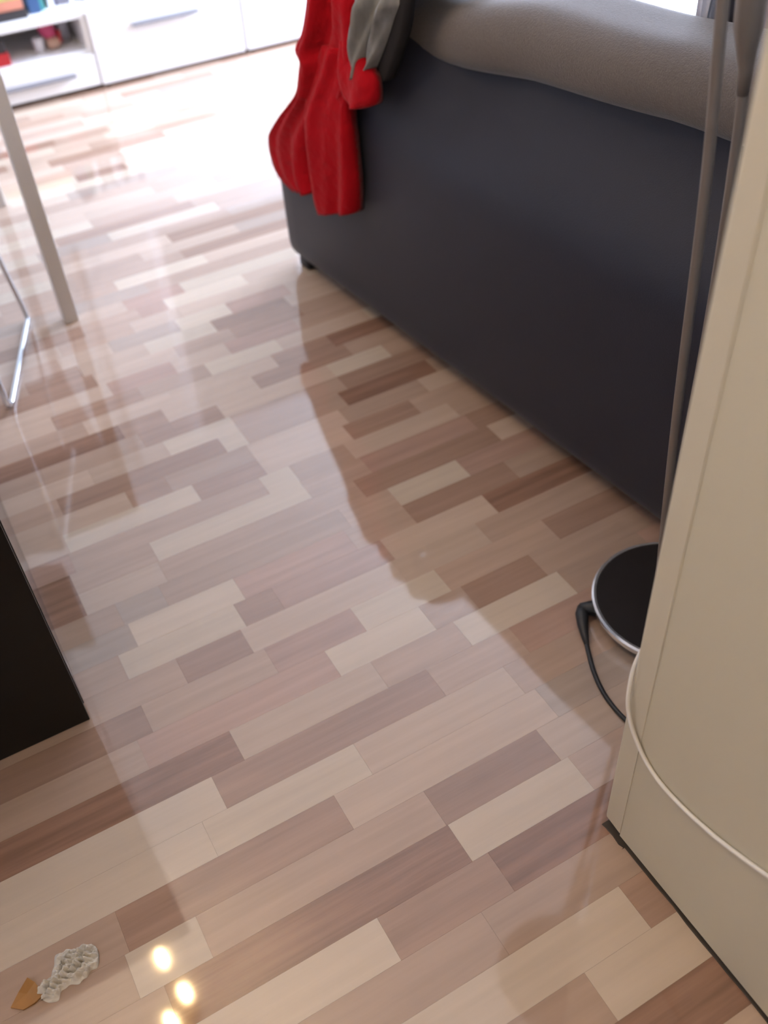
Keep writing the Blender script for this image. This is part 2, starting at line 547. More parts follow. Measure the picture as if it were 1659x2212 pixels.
# rows read off the floor: start x, then (end x, tone) for each strip
ROWS = {
    -2: (-0.10, [(0.38, 'C'), (0.72, 'E')]),
    -1: (-0.05, [(0.16, 'A'), (0.435, 'C'), (0.75, 'A')]),
    0: (-0.22, [(0.06, 'C'), (0.555, 'A'), (0.80, 'D')]),
    1: (-0.20, [(0.02, 'D'), (0.36, 'C'), (0.70, 'C')]),
    2: (-0.24, [(0.225, 'A'), (0.42, 'D'), (0.74, 'E')]),
    3: (-0.34, [(-0.08, 'C'), (0.392, 'E'), (0.625, 'A'), (0.90, 'C')]),
    4: (-0.36, [(-0.115, 'C'), (-0.005, 'A'), (0.39, 'C'), (0.612, 'D'), (0.86, 'B')]),
    5: (-0.42, [(-0.107, 'C'), (0.262, 'D'), (0.66, 'B'), (0.93, 'G')]),
    6: (-0.46, [(0.06, 'A'), (0.335, 'A'), (0.64, 'B'), (0.90, 'C')]),
    7: (-0.40, [(0.104, 'A'), (0.52, 'D'), (0.70, 'C'), (0.96, 'R')]),
    8: (-0.42, [(0.164, 'E'), (0.443, 'B'), (0.62, 'C'), (0.86, 'A'), (1.06, 'C')]),
    9: (-0.44, [(0.02, 'C'), (0.383, 'R'), (0.585, 'A'), (0.68, 'C'), (0.84, 'D'), (1.10, 'C')]),
    10: (-0.40, [(0.05, 'D'), (0.29, 'C'), (0.472, 'R'), (0.66, 'A'), (0.92, 'C'), (1.12, 'D')]),  # leftmost brown paints in the shadow in front of the cabinet
    11: (-0.34, [(0.14, 'C'), (0.27, 'D'), (0.60, 'B'), (0.80, 'B'), (1.14, 'C')]),
    12: (-0.36, [(0.05, 'C'), (0.284, 'A'), (0.365, 'D'), (0.61, 'R'), (0.86, 'B'), (1.16, 'E')]),
    13: (-0.30, [(0.09, 'G'), (0.31, 'A'), (0.56, 'R'), (0.70, 'C'), (0.96, 'D'), (1.18, 'C')]),
    14: (-0.32, [(0.085, 'C'), (0.175, 'G'), (0.58, 'C'), (0.70, 'C'), (0.875, 'A'), (1.15, 'R')]),
    15: (-0.28, [(0.03, 'E'), (0.196, 'B'), (0.65, 'C'), (1.00, 'D'), (1.2, 'B')]),  # dark left ends of these three rows paint in the missing floor sheen
    16: (-0.26, [(0.03, 'E'), (0.20, 'C'), (0.55, 'A'), (0.70, 'C'), (0.98, 'R'), (1.2, 'D')]),
    17: (-0.24, [(0.045, 'R'), (0.478, 'C'), (0.552, 'A'), (0.69, 'C'), (0.97, 'B'), (1.2, 'C')]),
    18: (-0.24, [(0.05, 'B'), (0.343, 'A'), (0.50, 'D'), (0.72, 'B'), (0.90, 'D'), (1.2, 'C')]),
    19: (-0.20, [(0.208, 'B'), (0.30, 'D'), (0.50, 'C'), (0.74, 'B'), (0.96, 'C'), (1.2, 'B')]),
    20: (-0.18, [(0.07, 'C'), (0.455, 'D'), (0.51, 'A'), (0.77, 'C'), (1.02, 'E'), (1.2, 'C')]),
    21: (-0.16, [(0.16, 'B'), (0.34, 'B'), (0.51, 'A'), (0.80, 'C'), (1.05, 'D')]),
    22: (-0.14, [(0.30, 'C'), (0.38, 'D'), (0.50, 'D'), (0.80, 'B'), (0.96, 'A'), (1.2, 'C')]),
    23: (-0.12, [(0.27, 'E'), (0.38, 'D'), (0.62, 'B'), (0.88, 'D'), (1.2, 'C')]),
    24: (-0.12, [(0.20, 'C'), (0.42, 'B'), (0.70, 'B'), (0.86, 'D'), (1.2, 'E')]),
    25: (-0.10, [(0.14, 'B'), (0.36, 'D'), (0.54, 'C'), (0.74, 'A'), (1.0, 'B')]),
    26: (-0.08, [(0.30, 'B'), (0.47, 'R'), (0.62, 'B'), (0.82, 'R'), (1.1, 'C')]),
    27: (-0.06, [(0.28, 'D'), (0.50, 'B'), (0.66, 'C'), (0.86, 'D'), (1.1, 'C')]),
    28: (-0.06, [(0.12, 'C'), (0.26, 'D'), (0.44, 'B'), (0.63, 'A'), (0.85, 'D'), (1.1, 'B')]),
    29: (-0.04, [(0.22, 'C'), (0.36, 'B'), (0.55, 'G'), (0.70, 'A'), (0.88, 'R'), (1.1, 'B')]),
    30: (-0.02, [(0.24, 'B'), (0.44, 'C'), (0.58, 'B'), (0.96, 'B'), (1.2, 'A')]),
    31: (0.0, [(0.32, 'D'), (0.48, 'C'), (0.56, 'R'), (0.80, 'A'), (1.1, 'B')]),
    32: (0.0, [(0.20, 'C'), (0.46, 'B'), (0.63, 'R'), (1.0, 'A'), (1.3, 'B')]),
}


def in_view(x0, x1, y):
    """Floor the picture shows: between the left edge line and the sofa, the wall and the bench."""
    xl = -0.44 + 0.233 * y if y < 4.2 else 9
    if y < WY:
        xr = WX
    elif y < 2.4:
        xr = 1.09 - 0.09 * (y - 0.95)
    else:
        xr = 0.98 + 0.47 * (y - 2.4)
    return 0.10 < y < 4.17 and x1 > xl and x0 < xr


strip_mesh = {}
for t in TONE:
    me = pydata('floor_strip', [(0, 0, -1), (1, 0, -1), (1, 1, -1), (0, 1, -1), (0, 0, 0), (1, 0, 0), (1, 1, 0), (0, 1, 0)],
                [(0, 3, 2, 1), (4, 5, 6, 7), (0, 1, 5, 4), (1, 2, 6, 5), (2, 3, 7, 6), (3, 0, 4, 7)])
    me.materials.append(TONE[t])
    strip_mesh[t] = me
GAP = 0.00010
outer_v, outer_f, outer_m = [], [], []
tones = list(TONE)
n_strip = 0
MIX, MIX_FAR = (4, 6, 6, 3, 1, 1, 2), (5, 8, 6, 1.5, 0, 2, 1)  # paler far tones paint in the veil of reflected light
rng = random.Random(21)
k = -26
while row_y(k) < Y1:
    y0, y1 = max(row_y(k), Y0), min(row_y(k + 1), Y1)
    k_now, k = k, k + 1
    if y1 - y0 < 0.01:
        continue
    segs = []
    if k_now in ROWS:
        xs, lst = ROWS[k_now]
        x = xs
        for xe, t in lst:
            segs.append((x, xe, t))
            x = xe
        lo, hi = xs, x
    else:
        lo = hi = rng.uniform(-0.2, 0.2)
    while hi < X1:
        xe = min(hi + rng.uniform(0.17, 0.46), X1)
        segs.append((hi, xe, rng.choices('ABCDEGR', MIX if k_now < 30 else MIX_FAR)[0]))
        hi = xe
    while lo > X0:
        xb_ = max(lo - rng.uniform(0.17, 0.46), X0)
        segs.append((xb_, lo, rng.choices('ABCDEGR', MIX if k_now < 30 else MIX_FAR)[0]))
        lo = xb_
    for a, b, t in segs:
        if in_view(a, b, (y0 + y1) / 2) and n_strip < 300:
            o = bpy.data.objects.new('floor_strip', strip_mesh[t])
            COL.objects.link(o)
            o.parent = floor
            o.location = (a + GAP, y0 + GAP, 0)
            o.scale = (b - a - 2 * GAP, y1 - y0 - 2 * GAP, T_STRIP)
            n_strip += 1
        else:
            i0 = len(outer_v)
            outer_v += [(a + GAP, y0 + GAP, -T_STRIP), (b - GAP, y0 + GAP, -T_STRIP), (b - GAP, y1 - GAP, -T_STRIP), (a + GAP, y1 - GAP, -T_STRIP),
                        (a + GAP, y0 + GAP, 0), (b - GAP, y0 + GAP, 0), (b - GAP, y1 - GAP, 0), (a + GAP, y1 - GAP, 0)]
            for fc in ((4, 5, 6, 7), (0, 1, 5, 4), (1, 2, 6, 5), (2, 3, 7, 6), (3, 0, 4, 7)):
                outer_f.append(tuple(i0 + q for q in fc))
                outer_m.append(tones.index(t))
me = pydata('outlying_strips', outer_v, outer_f)
for t in tones:
    me.materials.append(TONE[t])
me.polygons.foreach_set('material_index', outer_m)
o = link('outlying_strips', me, None, floor)
tag(o, kind='stuff')

# ------------------------------------------------------------------ sofa
SO = Vector((0.949, 2.32, 0))
SS = Vector((0.092824, -0.995683, 0))      # along the back, towards the camera
SN = Vector((-0.995683, -0.092824, 0))     # out of the back


def sofa_frame(p):                         # local: x along the back, y out of the back, z up
    return SO + SS * p[0] + SN * p[1] + Vector((0, 0, p[2]))


SL0, SL1 = -0.085, 2.05
sofa = thing('sofa', sofa_frame((1.0, -0.45, 0)), 'dark charcoal sofa seen from behind with a taupe padded top', 'sofa')
mid_s, len_s = (SL0 + SL1) / 2, SL1 - SL0


def rake(s, z):
    # the end of the back slopes inwards towards the top
    tab = ((0.0, 0.0), (0.28, 0.0), (0.40, 0.075), (0.475, 0.165), (0.56, 0.26), (0.66, 0.285), (0.74, 0.335), (0.80, 0.37), (1.2, 0.40))
    v = tab[-1][1]
    for (za, va), (zb, vb_) in zip(tab, tab[1:]):
        if z <= zb:
            v = va + (vb_ - va) * max(0, (z - za)) / (zb - za)
            break
    return v * max(0.0, 1 - (s - SL0) / 0.95)


def back_def(x, y, z, p):
    s = p.x + mid_s
    p.x += rake(s, p.z + 0.393)
    lift = 0.050 * max(0.0, min(1.0, (s - 0.4) / 0.95))
    if z > 0:
        p.z += lift * z
    if y > 0:                              # the padded back swells and then leans in under the roll
        p.y += 0.020 * math.sin(math.pi * max(0, min(1, (z + 1) / 2))) * (1 - x ** 8)
        t_ = max(0.0, min(1.0, (p.z + 0.393 - 0.50) / 0.25))
        p.y -= 0.095 * t_ * t_ * (3 - 2 * t_) * max(0.12, min(1.0, (s - 0.25) / 0.35))
    return p


rounded('back', (mid_s, -0.113, 0.393), (len_s, 0.22, 0.734), 0.05, M['charcoal'], sofa, (40, 4, 24), back_def, sofa_frame)


def roll_def(x, y, z, p):
    s = p.x + mid_s
    p.x += rake(s, 0.80)
    p.z += 0.058 * max(-0.25, min(1.0, (s - 0.45) / 0.75)) + 0.006 * math.sin(s * 9.0 + 0.6) * (z + 1) / 2
    p.y += 0.004 * math.sin(s * 13)
    return p


rounded('top_roll', (mid_s, -0.150, 0.767), (len_s - 0.01, 0.22, 0.125), 0.058, M['taupe'], sofa, (48, 4, 3), roll_def, sofa_frame)
rounded('seat_base', (mid_s, -0.52, 0.19), (len_s - 0.02, 0.66, 0.28), 0.04, M['charcoal'], sofa, (8, 6, 4), None, sofa_frame)
for i in range(2):
    c = SL0 + 0.2 + (len_s - 0.4) * (0.25 + 0.5 * i)
    rounded('seat_cushion', (c, -0.52, 0.405), ((len_s - 0.4) / 2 - 0.01, 0.64, 0.16), 0.06, M['taupe'], sofa, (8, 8, 3), None, sofa_frame)
for c in (SL0 + 0.30, SL1 - 0.10):
    rounded('armrest', (c, -0.53, 0.30), (0.19, 0.62, 0.50), 0.06, M['charcoal'], sofa, (3, 8, 6), None, sofa_frame)
for a, b in ((-0.018, -0.05), (0.10, -0.78), (1.93, -0.05), (1.93, -0.78)):
    rounded('foot', (a, b, 0.017), (0.05, 0.055, 0.034), 0.008, M['black_plastic'], sofa, (1, 1, 1), None, sofa_frame)


# ------------------------------------------------------------------ clothes over the sofa back
def cloth(name, rows, material, parent, off, folds, cols=26, thick=0.012, sub=3):
    """rows: (left s, left z, right s, right z) from top to bottom in the plane of the sofa back; folds(a, b) = extra stand-off."""
    pts = []
    nrow = (len(rows) - 1) * sub
    Ls = spline([(r[0], r[1], 0) for r in rows], sub)
    Rs = spline([(r[2], r[3], 0) for r in rows], sub)
    for i in range(nrow + 1):
        for j in range(cols + 1):
            a, b = j / cols, i / nrow
            e = math.sin(math.pi * a) ** 0.35 if 0 < a < 1 else 0.0
            q = Ls[i].lerp(Rs[i], a)
            r0 = min(int(i / sub), len(rows) - 2)
            fr = i / sub - r0
            back = (rows[r0][4] if len(rows[r0]) > 4 else 0.0) * (1 - fr) + (rows[r0 + 1][4] if len(rows[r0 + 1]) > 4 else 0.0) * fr
            pts.append((q.x, q.y, back + (off(a, b) if callable(off) else off) + folds(a, b) * e))
    verts, faces = [], []
    nn = len(pts)
    for s, z, d in pts:
        verts.append(sofa_frame((s, d, z)))
    for s, z, d in pts:
        verts.append(sofa_frame((s, d - thick, z)))
    cw = cols + 1
    for i in range(nrow):
        for j in range(cols):
            a, b, c, d = i * cw + j, i * cw + j + 1, (i + 1) * cw + j + 1, (i + 1) * cw + j
            faces.append((a, d, c, b))
            faces.append((nn + a, nn + b, nn + c, nn + d))
    border = [j for j in range(cols)] + [i * cw + cols for i in range(nrow)] + [nrow * cw + j for j in range(cols, 0, -1)] + [i * cw for i in range(nrow, 0, -1)]
    for i, a in enumerate(border):
        b = border[(i + 1) % len(border)]
        faces.append((a, b, nn + b, nn + a))
    me = pydata(name, verts, faces, True)
    bm = bmesh.new()
    bm.from_mesh(me)
    bmesh.ops.recalc_face_normals(bm, faces=bm.faces)
    bm.to_mesh(me)
    bm.free()
    return link(name, me, material, parent)


sweater = thing('red_sweater', sofa_frame((0.3, 0.03, 0.3)), 'bright red knitted sweater slung over the corner of the dark sofa', 'sweater')
cloth('sweater_body', [(0.30, 0.820, 0.44, 0.835, -0.20), (0.29, 0.842, 0.44, 0.855, -0.13), (0.275, 0.842, 0.438, 0.858, -0.06), (0.265, 0.822, 0.437, 0.842, -0.012), (0.257, 0.79, 0.437, 0.815), (0.232, 0.739, 0.442, 0.783), (0.206, 0.70, 0.445, 0.753), (0.168, 0.658, 0.445, 0.723),
                       (0.183, 0.635, 0.446, 0.70), (0.172, 0.606, 0.438, 0.673), (0.150, 0.558, 0.41, 0.628), (0.109, 0.52, 0.391, 0.598), (0.052, 0.475, 0.383, 0.571),
                       (-0.004, 0.424, 0.384, 0.54), (-0.030, 0.392, 0.385, 0.515), (-0.031, 0.342, 0.375, 0.472), (-0.002, 0.298, 0.36, 0.425), (0.07, 0.280, 0.34, 0.385)],
      M['red_knit'], sweater, 0.030,
      lambda a, b: 0.016 + 0.016 * math.sin(2 * math.pi * (1.6 * a - 0.5 * b)) + 0.012 * math.sin(2 * math.pi * (3.1 * a + 0.7 * b)) * (0.4 + b))
cloth('sleeve', [(0.30, 0.70, 0.43, 0.72), (0.26, 0.63, 0.425, 0.66), (0.228, 0.568, 0.413, 0.618), (0.212, 0.515, 0.409, 0.575), (0.216, 0.472, 0.413, 0.532),
                 (0.222, 0.41, 0.416, 0.475), (0.229, 0.361, 0.417, 0.426), (0.238, 0.322, 0.414, 0.385), (0.250, 0.298, 0.408, 0.355)],
      M['red_knit'], sweater, lambda a, b: 0.032 + 0.016 * min(1, b * 3), lambda a, b: (0.012 + 0.014 * min(1, b * 2)) * (1 + 0.35 * math.sin(2 * math.pi * (1.3 * a - 0.3 + 0.3 * b))) + 0.004 * math.sin(2 * math.pi * (2.7 * a + 1.1 * b)), cols=22, thick=0.022)
cloth('collar_flap', [(0.395, 0.735, 0.455, 0.735), (0.392, 0.71, 0.488, 0.712), (0.392, 0.685, 0.522, 0.692), (0.396, 0.655, 0.531, 0.665), (0.408, 0.630, 0.526, 0.640), (0.438, 0.617, 0.500, 0.626)],
      M['red_knit'], sweater, lambda a, b: 0.040 + 0.014 * min(1, b * 2), lambda a, b: 0.006 + 0.016 * b + 0.006 * math.sin(2 * math.pi * (1.1 * a + 0.2 + 0.4 * b)), cols=16, thick=0.02)

jacket = thing('grey_jacket', sofa_frame((0.5, 0.03, 0.68)), 'crumpled grey jacket with a black strap beside the red sweater', 'jacket')
cloth('jacket_cloth', [(0.45, 0.835, 0.63, 0.848, -0.20), (0.445, 0.862, 0.625, 0.876, -0.13), (0.442, 0.864, 0.615, 0.878, -0.06), (0.438, 0.838, 0.608, 0.862, -0.010), (0.438, 0.812, 0.602, 0.840), (0.438, 0.781, 0.582, 0.812), (0.425, 0.734, 0.551, 0.763), (0.427, 0.700, 0.521, 0.721), (0.447, 0.672, 0.489, 0.684)],
      M['grey_cloth'], jacket, 0.028,
      lambda a, b: 0.020 + 0.020 * math.sin(2 * math.pi * (1.9 * a - 0.25 * b - 0.2)) + 0.009 * math.sin(2 * math.pi * (4.3 * a + 1.4 * b)), cols=24, thick=0.012, sub=4)
cloth('strap', [(0.60, 0.846, 0.66, 0.852, -0.20), (0.595, 0.878, 0.65, 0.884, -0.13), (0.59, 0.878, 0.64, 0.886, -0.06), (0.58, 0.858, 0.628, 0.868, -0.005), (0.57, 0.832, 0.618, 0.842), (0.55, 0.787, 0.606, 0.799), (0.516, 0.736, 0.581, 0.751), (0.495, 0.695, 0.556, 0.71), (0.510, 0.676, 0.538, 0.684)],
      M['black_cloth'], jacket, 0.020, lambda a, b: 0.012, cols=10, thick=0.012)

# bundles on the far side of the sofa back, near the lamp
def bundle(name, s, off, z, size, material, label, cat, seed, parts=()):
    rg = random.Random(seed)
    ph = [rg.uniform(0, 6.28) for _ in range(6)]

    def d(x, y, zz, p):
        p.x += 0.12 * size[0] * math.sin(7 * zz + ph[0]) * (1 - abs(zz) * 0.4)
        p.y += 0.14 * size[1] * math.sin(8 * x + ph[1] + 3 * zz)
        p.z += 0.10 * size[2] * math.sin(6 * x + ph[2]) * (zz + 1) / 2
        return p
    o = rounded(name, (s, off, z + size[2] / 2), size, min(size) * 0.42, material, None, (10, 6, 10), d, sofa_frame)
    return tag(o, label, cat)


# ------------------------------------------------------------------ floor lamp behind the wall corner
LC = Vector((0.978, 0.797, 0))
lamp = thing('floor_lamp', LC, 'floor lamp with two steel stems on a round dark base beside the sofa', 'lamp')
lathe('base_disc', [(0.100, 0.012), (0.138, 0.014), (0.1405, 0.030), (0.1405, 0.0335), (0.139, 0.0342), (0.136, 0.0345), (0.130, 0.0347), (0.03, 0.0355)], LC, M['lamp_dark'], lamp, 64)
lathe('base_rim', [(0.1385, 0.020), (0.1455, 0.021), (0.1475, 0.026), (0.1475, 0.033), (0.1440, 0.0362), (0.1395, 0.0352)], LC, M['rim_steel'], lamp, 64, True)
lathe('base_pad', [(0.095, 0.0), (0.115, 0.0), (0.115, 0.013), (0.095, 0.013)], LC, M['black_plastic'], lamp, 48, True)
st1 = [(0.938, 0.797, 0.034), (0.910, 0.797, 0.32), (0.890, 0.797, 0.55), (0.868, 0.797, 0.85), (0.842, 0.797, 1.08), (0.815, 0.797, 1.36)]
st2 = [(0.930 + 0.020, 0.812, 0.034), (0.944, 0.812, 0.42), (0.936, 0.812, 0.70), (0.918, 0.812, 0.95), (0.898, 0.812, 1.06), (0.868, 0.812, 1.36)]
tube('stem', spline(st1, 6), 0.0070, M['lamp_steel'], lamp, 16)
tube('stem', spline(st2, 6), 0.0066, M['lamp_steel'], lamp, 16)
tube('sleeve', [(0.9175, 0.812, 0.952), (0.914, 0.812, 0.98), (0.909, 0.812, 1.005), (0.905, 0.812, 1.03), (0.868, 0.812, 1.36)], [0.0068, 0.0085, 0.0120, 0.0165, 0.0185], M['lamp_steel'], lamp, 20)
lathe('lamp_shade', [(0.020, 1.36), (0.075, 1.40), (0.135, 1.47), (0.165, 1.54), (0.162, 1.54), (0.130, 1.472), (0.07, 1.404), (0.018, 1.366)],
      (0.842, 0.805, 0.0), M['lamp_dark'], lamp, 40)
tube('switch', [(0.868, 0.836, 0.016), (0.860, 0.853, 0.017), (0.848, 0.868, 0.018), (0.830, 0.880, 0.016)], [0.007, 0.012, 0.0145, 0.010], M['cord_black'], lamp, 12)
tube('cord', spline([(0.868, 0.836, 0.012), (0.852, 0.862, 0.012), (0.832, 0.875, 0.011), (0.822, 0.866, 0.0075), (0.805, 0.833, 0.0055), (0.785, 0.795, 0.005), (0.765, 0.753, 0.005),
                     (0.751, 0.704, 0.005), (0.749, 0.652, 0.005), (0.760, 0.590, 0.005), (0.80, 0.50, 0.005), (0.86, 0.35, 0.005)], 6), 0.0042, M['cord_black'], lamp, 10)
tube('strain_relief', [(0.838, 0.878, 0.014), (0.826, 0.868, 0.0125), (0.814, 0.850, 0.0105), (0.803, 0.830, 0.008), (0.794, 0.812, 0.0055)], [0.0125, 0.0125, 0.0105, 0.0075, 0.0045], M['cord_black'], lamp, 12)

tag(bundle('lilac_clothes', 1.12, -0.40, 0.488, (0.22, 0.13, 0.50), M['lilac'], 'pale lilac clothes heaped on the sofa behind the lamp stems', 'clothes', 3))
tag(bundle('navy_bag', 1.122, -0.285, 0.488, (0.045, 0.045, 0.48), M['dark_navy'], 'dark navy bag standing between the two lamp stems', 'bag', 5))
tag(bundle('pale_blue_cloth', 1.072, -0.285, 0.488, (0.034, 0.045, 0.48), M['pale_blue'], 'pale blue cloth on the sofa left of the lamp stems', 'cloth', 8))

# ------------------------------------------------------------------ white cable on the partition
cable = tube('wall_cable', spline([(0.66, 0.5345, 0.47), (0.615, 0.5335, 0.40), (0.5965, 0.522, 0.345), (0.5965, 0.512, 0.301), (0.598, 0.494, 0.270), (0.600, 0.470, 0.245), (0.600, 0.436, 0.235),
                                   (0.600, 0.393, 0.238), (0.600, 0.358, 0.246), (0.6005, 0.33, 0.254), (0.601, 0.288, 0.271), (0.6015, 0.20, 0.31), (0.6015, 0.05, 0.36)], 8), 0.0030, M['cable_white'], None, 10)
tag(cable, 'thin white cable looping round the edge of the cream wall', 'cable')

# ------------------------------------------------------------------ black cabinet at the left
BX, BY = -0.035, 1.141
cab = thing('black_cabinet', (BX - 0.28, BY + 0.5, 0), 'black cabinet with glossy doors at the left edge', 'cabinet')
boxes('end_panel', [(BX - 0.58, BX - 0.002, BY, BY + 0.018, 0.0, 0.86)], M['black_veneer'], cab, bevel=0.0015)
boxes('carcass', [(BX - 0.58, BX - 0.022, BY + 0.018, BY + 0.78, 0.02, 0.86)], M['black_veneer'], cab)
boxes('plinth', [(BX - 0.50, BX - 0.004, BY + 0.018, BY + 0.78, 0.0, 0.02)], M['black_veneer'], cab)
boxes('worktop', [(BX - 0.60, BX + 0.002, BY - 0.002, BY + 0.79, 0.86, 0.89)], M['black_veneer'], cab, bevel=0.002)
for i in range(2):
    d = boxes('door', [(BX - 0.020, BX, BY + 0.021 + 0.38 * i, BY + 0.398 + 0.38 * i, 0.022, 0.855)], M['black_gloss'], cab, bevel=0.0015)

# ------------------------------------------------------------------ white table and chair at the left edge
TX, TY = 0.329, 2.446
table = thing('dining_table', (TX - 0.6, TY + 0.43, 0), 'pale grey table with slim square legs at the left edge', 'table')
boxes('table_top', [(TX - 1.25, TX, TY, TY + 0.88, 0.700, 0.725)], M['table_white'], table, bevel=0.003)
for x in (TX - 0.038, TX - 1.25):
    for y in (TY, TY + 0.842):
        boxes('leg', [(x, x + 0.038, y, y + 0.038, 0.0, 0.700)], M['table_white'], table, bevel=0.002)

P1, P2 = Vector((0.208, 2.528, 0.008)), Vector((0.066, 2.138, 0.008))
dr = (P1 - P2).normalized()
side = Vector((-dr.y, dr.x, 0)) * 0.42
chair = thing('chair', (P1 + P2) / 2 + side / 2 - Vector((0, 0, 0.008)), 'chair with a thin chrome sled base beside the table leg', 'chair')
for i in range(2):
    o_ = side * i
    inn = side * (0.06 if i == 0 else -0.06)
    seat_f = P1 - dr * 0.055 + Vector((0, 0, 0.43)) + inn
    seat_b = P2 - dr * 0.0 + Vector((0, 0, 0.43)) + inn * 0.3
    pts = [seat_f + o_, P1 + (seat_f - P1) * 0.45 + o_, P1 + (seat_f - P1) * 0.09 + o_, P1 - dr * 0.008 + o_, P1 - dr * 0.05 + o_,
           P2 + dr * 0.055 + o_, P2 + dr * 0.012 + Vector((0, 0, 0.001)) + o_, P2 - dr * 0.012 + Vector((0, 0, 0.016)) + o_, P2 - dr * 0.016 + Vector((0, 0, 0.05)) + o_,
           P2 + (seat_b - P2) * 0.5 + o_, seat_b + o_]
    tube('sled_runner', spline(pts, 5), 0.0068, M['chrome'], chair, 12)


def chair_frame(p):
    return P2 + dr * p[0] + side.normalized() * p[1] + Vector((0, 0, p[2]))


rounded('seat', (0.19, 0.21, 0.45), (0.44, 0.43, 0.035), 0.016, M['seat_pad'], chair, (8, 8, 1), None, chair_frame)
rounded('backrest', (-0.04, 0.21, 0.68), (0.03, 0.40, 0.36), 0.014, M['seat_pad'], chair, (1, 8, 8), None, chair_frame)

# ------------------------------------------------------------------ low white bench units along the far wall
BF, BT, BD = 4.160, 0.288, 0.40          # front plane, top height, depth
T = 0.020


def handle(parent, x0, x1, z, y):
    """Overhanging lip handle on a front."""
    v = []
    for x in (x0, x1):
        v += [(x, y, z + 0.006), (x, y - 0.020, z + 0.004), (x, y - 0.022, z - 0.004), (x, y - 0.019, z - 0.005), (x, y - 0.016, z - 0.001), (x, y, z - 0.001)]
    f = [(i, (i + 1) % 6, 6 + (i + 1) % 6, 6 + i) for i in range(6)] + [(5, 4, 3, 2, 1, 0), (6, 7, 8, 9, 10, 11)]
    me = pydata('handle', v, f)
    return link('handle', me, M['handle_grey'], parent)


U0, U1, U2, U3 = 0.05, 0.932, 1.578, 2.30
ua = thing('bench_unit', ((U0 + U1) / 2, BF + BD / 2, 0), 'low white bench unit with an open shelf over a drawer', 'cabinet', 'white bench units')
boxes('top_panel', [(U0, U1 - 0.001, BF, BF + BD, BT - T, BT)], M['white_lacquer'], ua, bevel=0.0015)
boxes('side_panel', [(U0, U0 + T, BF, BF + BD, 0.018, BT - T)], M['white_lacquer'], ua)
boxes('side_panel', [(U1 - T - 0.001, U1 - 0.001, BF, BF + BD, 0.018, BT - T)], M['white_lacquer'], ua)
boxes('shelf', [(U0 + T, U1 - T - 0.001, BF, BF + BD, 0.136, 0.152)], M['white_lacquer'], ua)
boxes('bottom_panel', [(U0 + T, U1 - T - 0.001, BF + 0.02, BF + BD, 0.018, 0.036)], M['white_lacquer'], ua)
boxes('back_panel', [(U0 + T, U1 - T - 0.001, BF + BD - 0.02, BF + BD - 0.008, 0.036, BT - T)], M['shelf_grey'], ua)
dw = boxes('drawer', [(U0 + 0.004, U1 - 0.004, BF - 0.018, BF - 0.001, 0.018, 0.136)], M['white_lacquer'], ua, bevel=0.0015)
handle(dw, 0.545, 0.835, 0.075, BF - 0.018)
for x in (U0 + 0.5, U1 - 0.03):
    for y in (BF + 0.04, BF + BD - 0.05):
        boxes('foot', [(x - 0.015, x + 0.015, y - 0.015, y + 0.015, 0.0, 0.018)], M['black_plastic'], ua)


def flap_unit(x0, x1, label, with_handle):
    u = thing('bench_unit', ((x0 + x1) / 2, BF + BD / 2, 0), label, 'cabinet', 'white bench units')
    boxes('body', [(x0, x1, BF, BF + BD, 0.012, BT - 0.001)], M['white_lacquer'], u, bevel=0.001)
    d = boxes('flap_door', [(x0 + 0.003, x1 - 0.003, BF - 0.019, BF - 0.001, 0.014, BT - 0.004)], M['white_lacquer'], u, bevel=0.0015)
    if with_handle:
        handle(d, x0 + 0.17, x0 + 0.455, 0.212, BF - 0.019)
    for x in (x0 + 0.03, x1 - 0.012):
        boxes('foot', [(x - 0.01, x + 0.01, BF + 0.004, BF + 0.03, 0.0, 0.013)], M['black_plastic'], u)
        boxes('foot', [(x - 0.01, x + 0.01, BF + BD - 0.05, BF + BD - 0.02, 0.0, 0.013)], M['black_plastic'], u)
    return u


flap_unit(U1 + 0.001, U2 - 0.004, 'white bench unit with one wide flap door and lip handle, left of the narrow gap', True)
flap_unit(U2 + 0.004, U3, 'blown-out white bench unit right of the narrow gap, partly behind the red sweater', False)

# things on the bench
def book(name, x0, x1, y0, y1, z0, z1, cover, label, cat='book', group=None, upright=False):
    o = thing(name, ((x0 + x1) / 2, (y0 + y1) / 2, z0), label, cat, group)
    c = 0.003
    if upright:
        boxes('cover', [(x0, x0 + c, y0, y1, z0, z1), (x1 - c, x1, y0, y1, z0, z1), (x0 + c, x1 - c, y0, y0 + c, z0, z1)], cover, o)
        boxes('pages', [(x0 + c, x1 - c, y0 + c, y1 - 0.004, z0 + 0.001, z1 - 0.005)], M['paper'], o)
    else:
        boxes('cover', [(x0, x1, y0, y1, z0, z0 + c), (x0, x1, y0, y1, z1 - c, z1), (x0, x1, y0, y0 + c, z0 + c, z1 - c)], cover, o)
        boxes('pages', [(x0 + 0.004, x1 - 0.005, y0 + c, y1 - 0.004, z0 + c, z1 - c)], M['paper'], o)
    return o


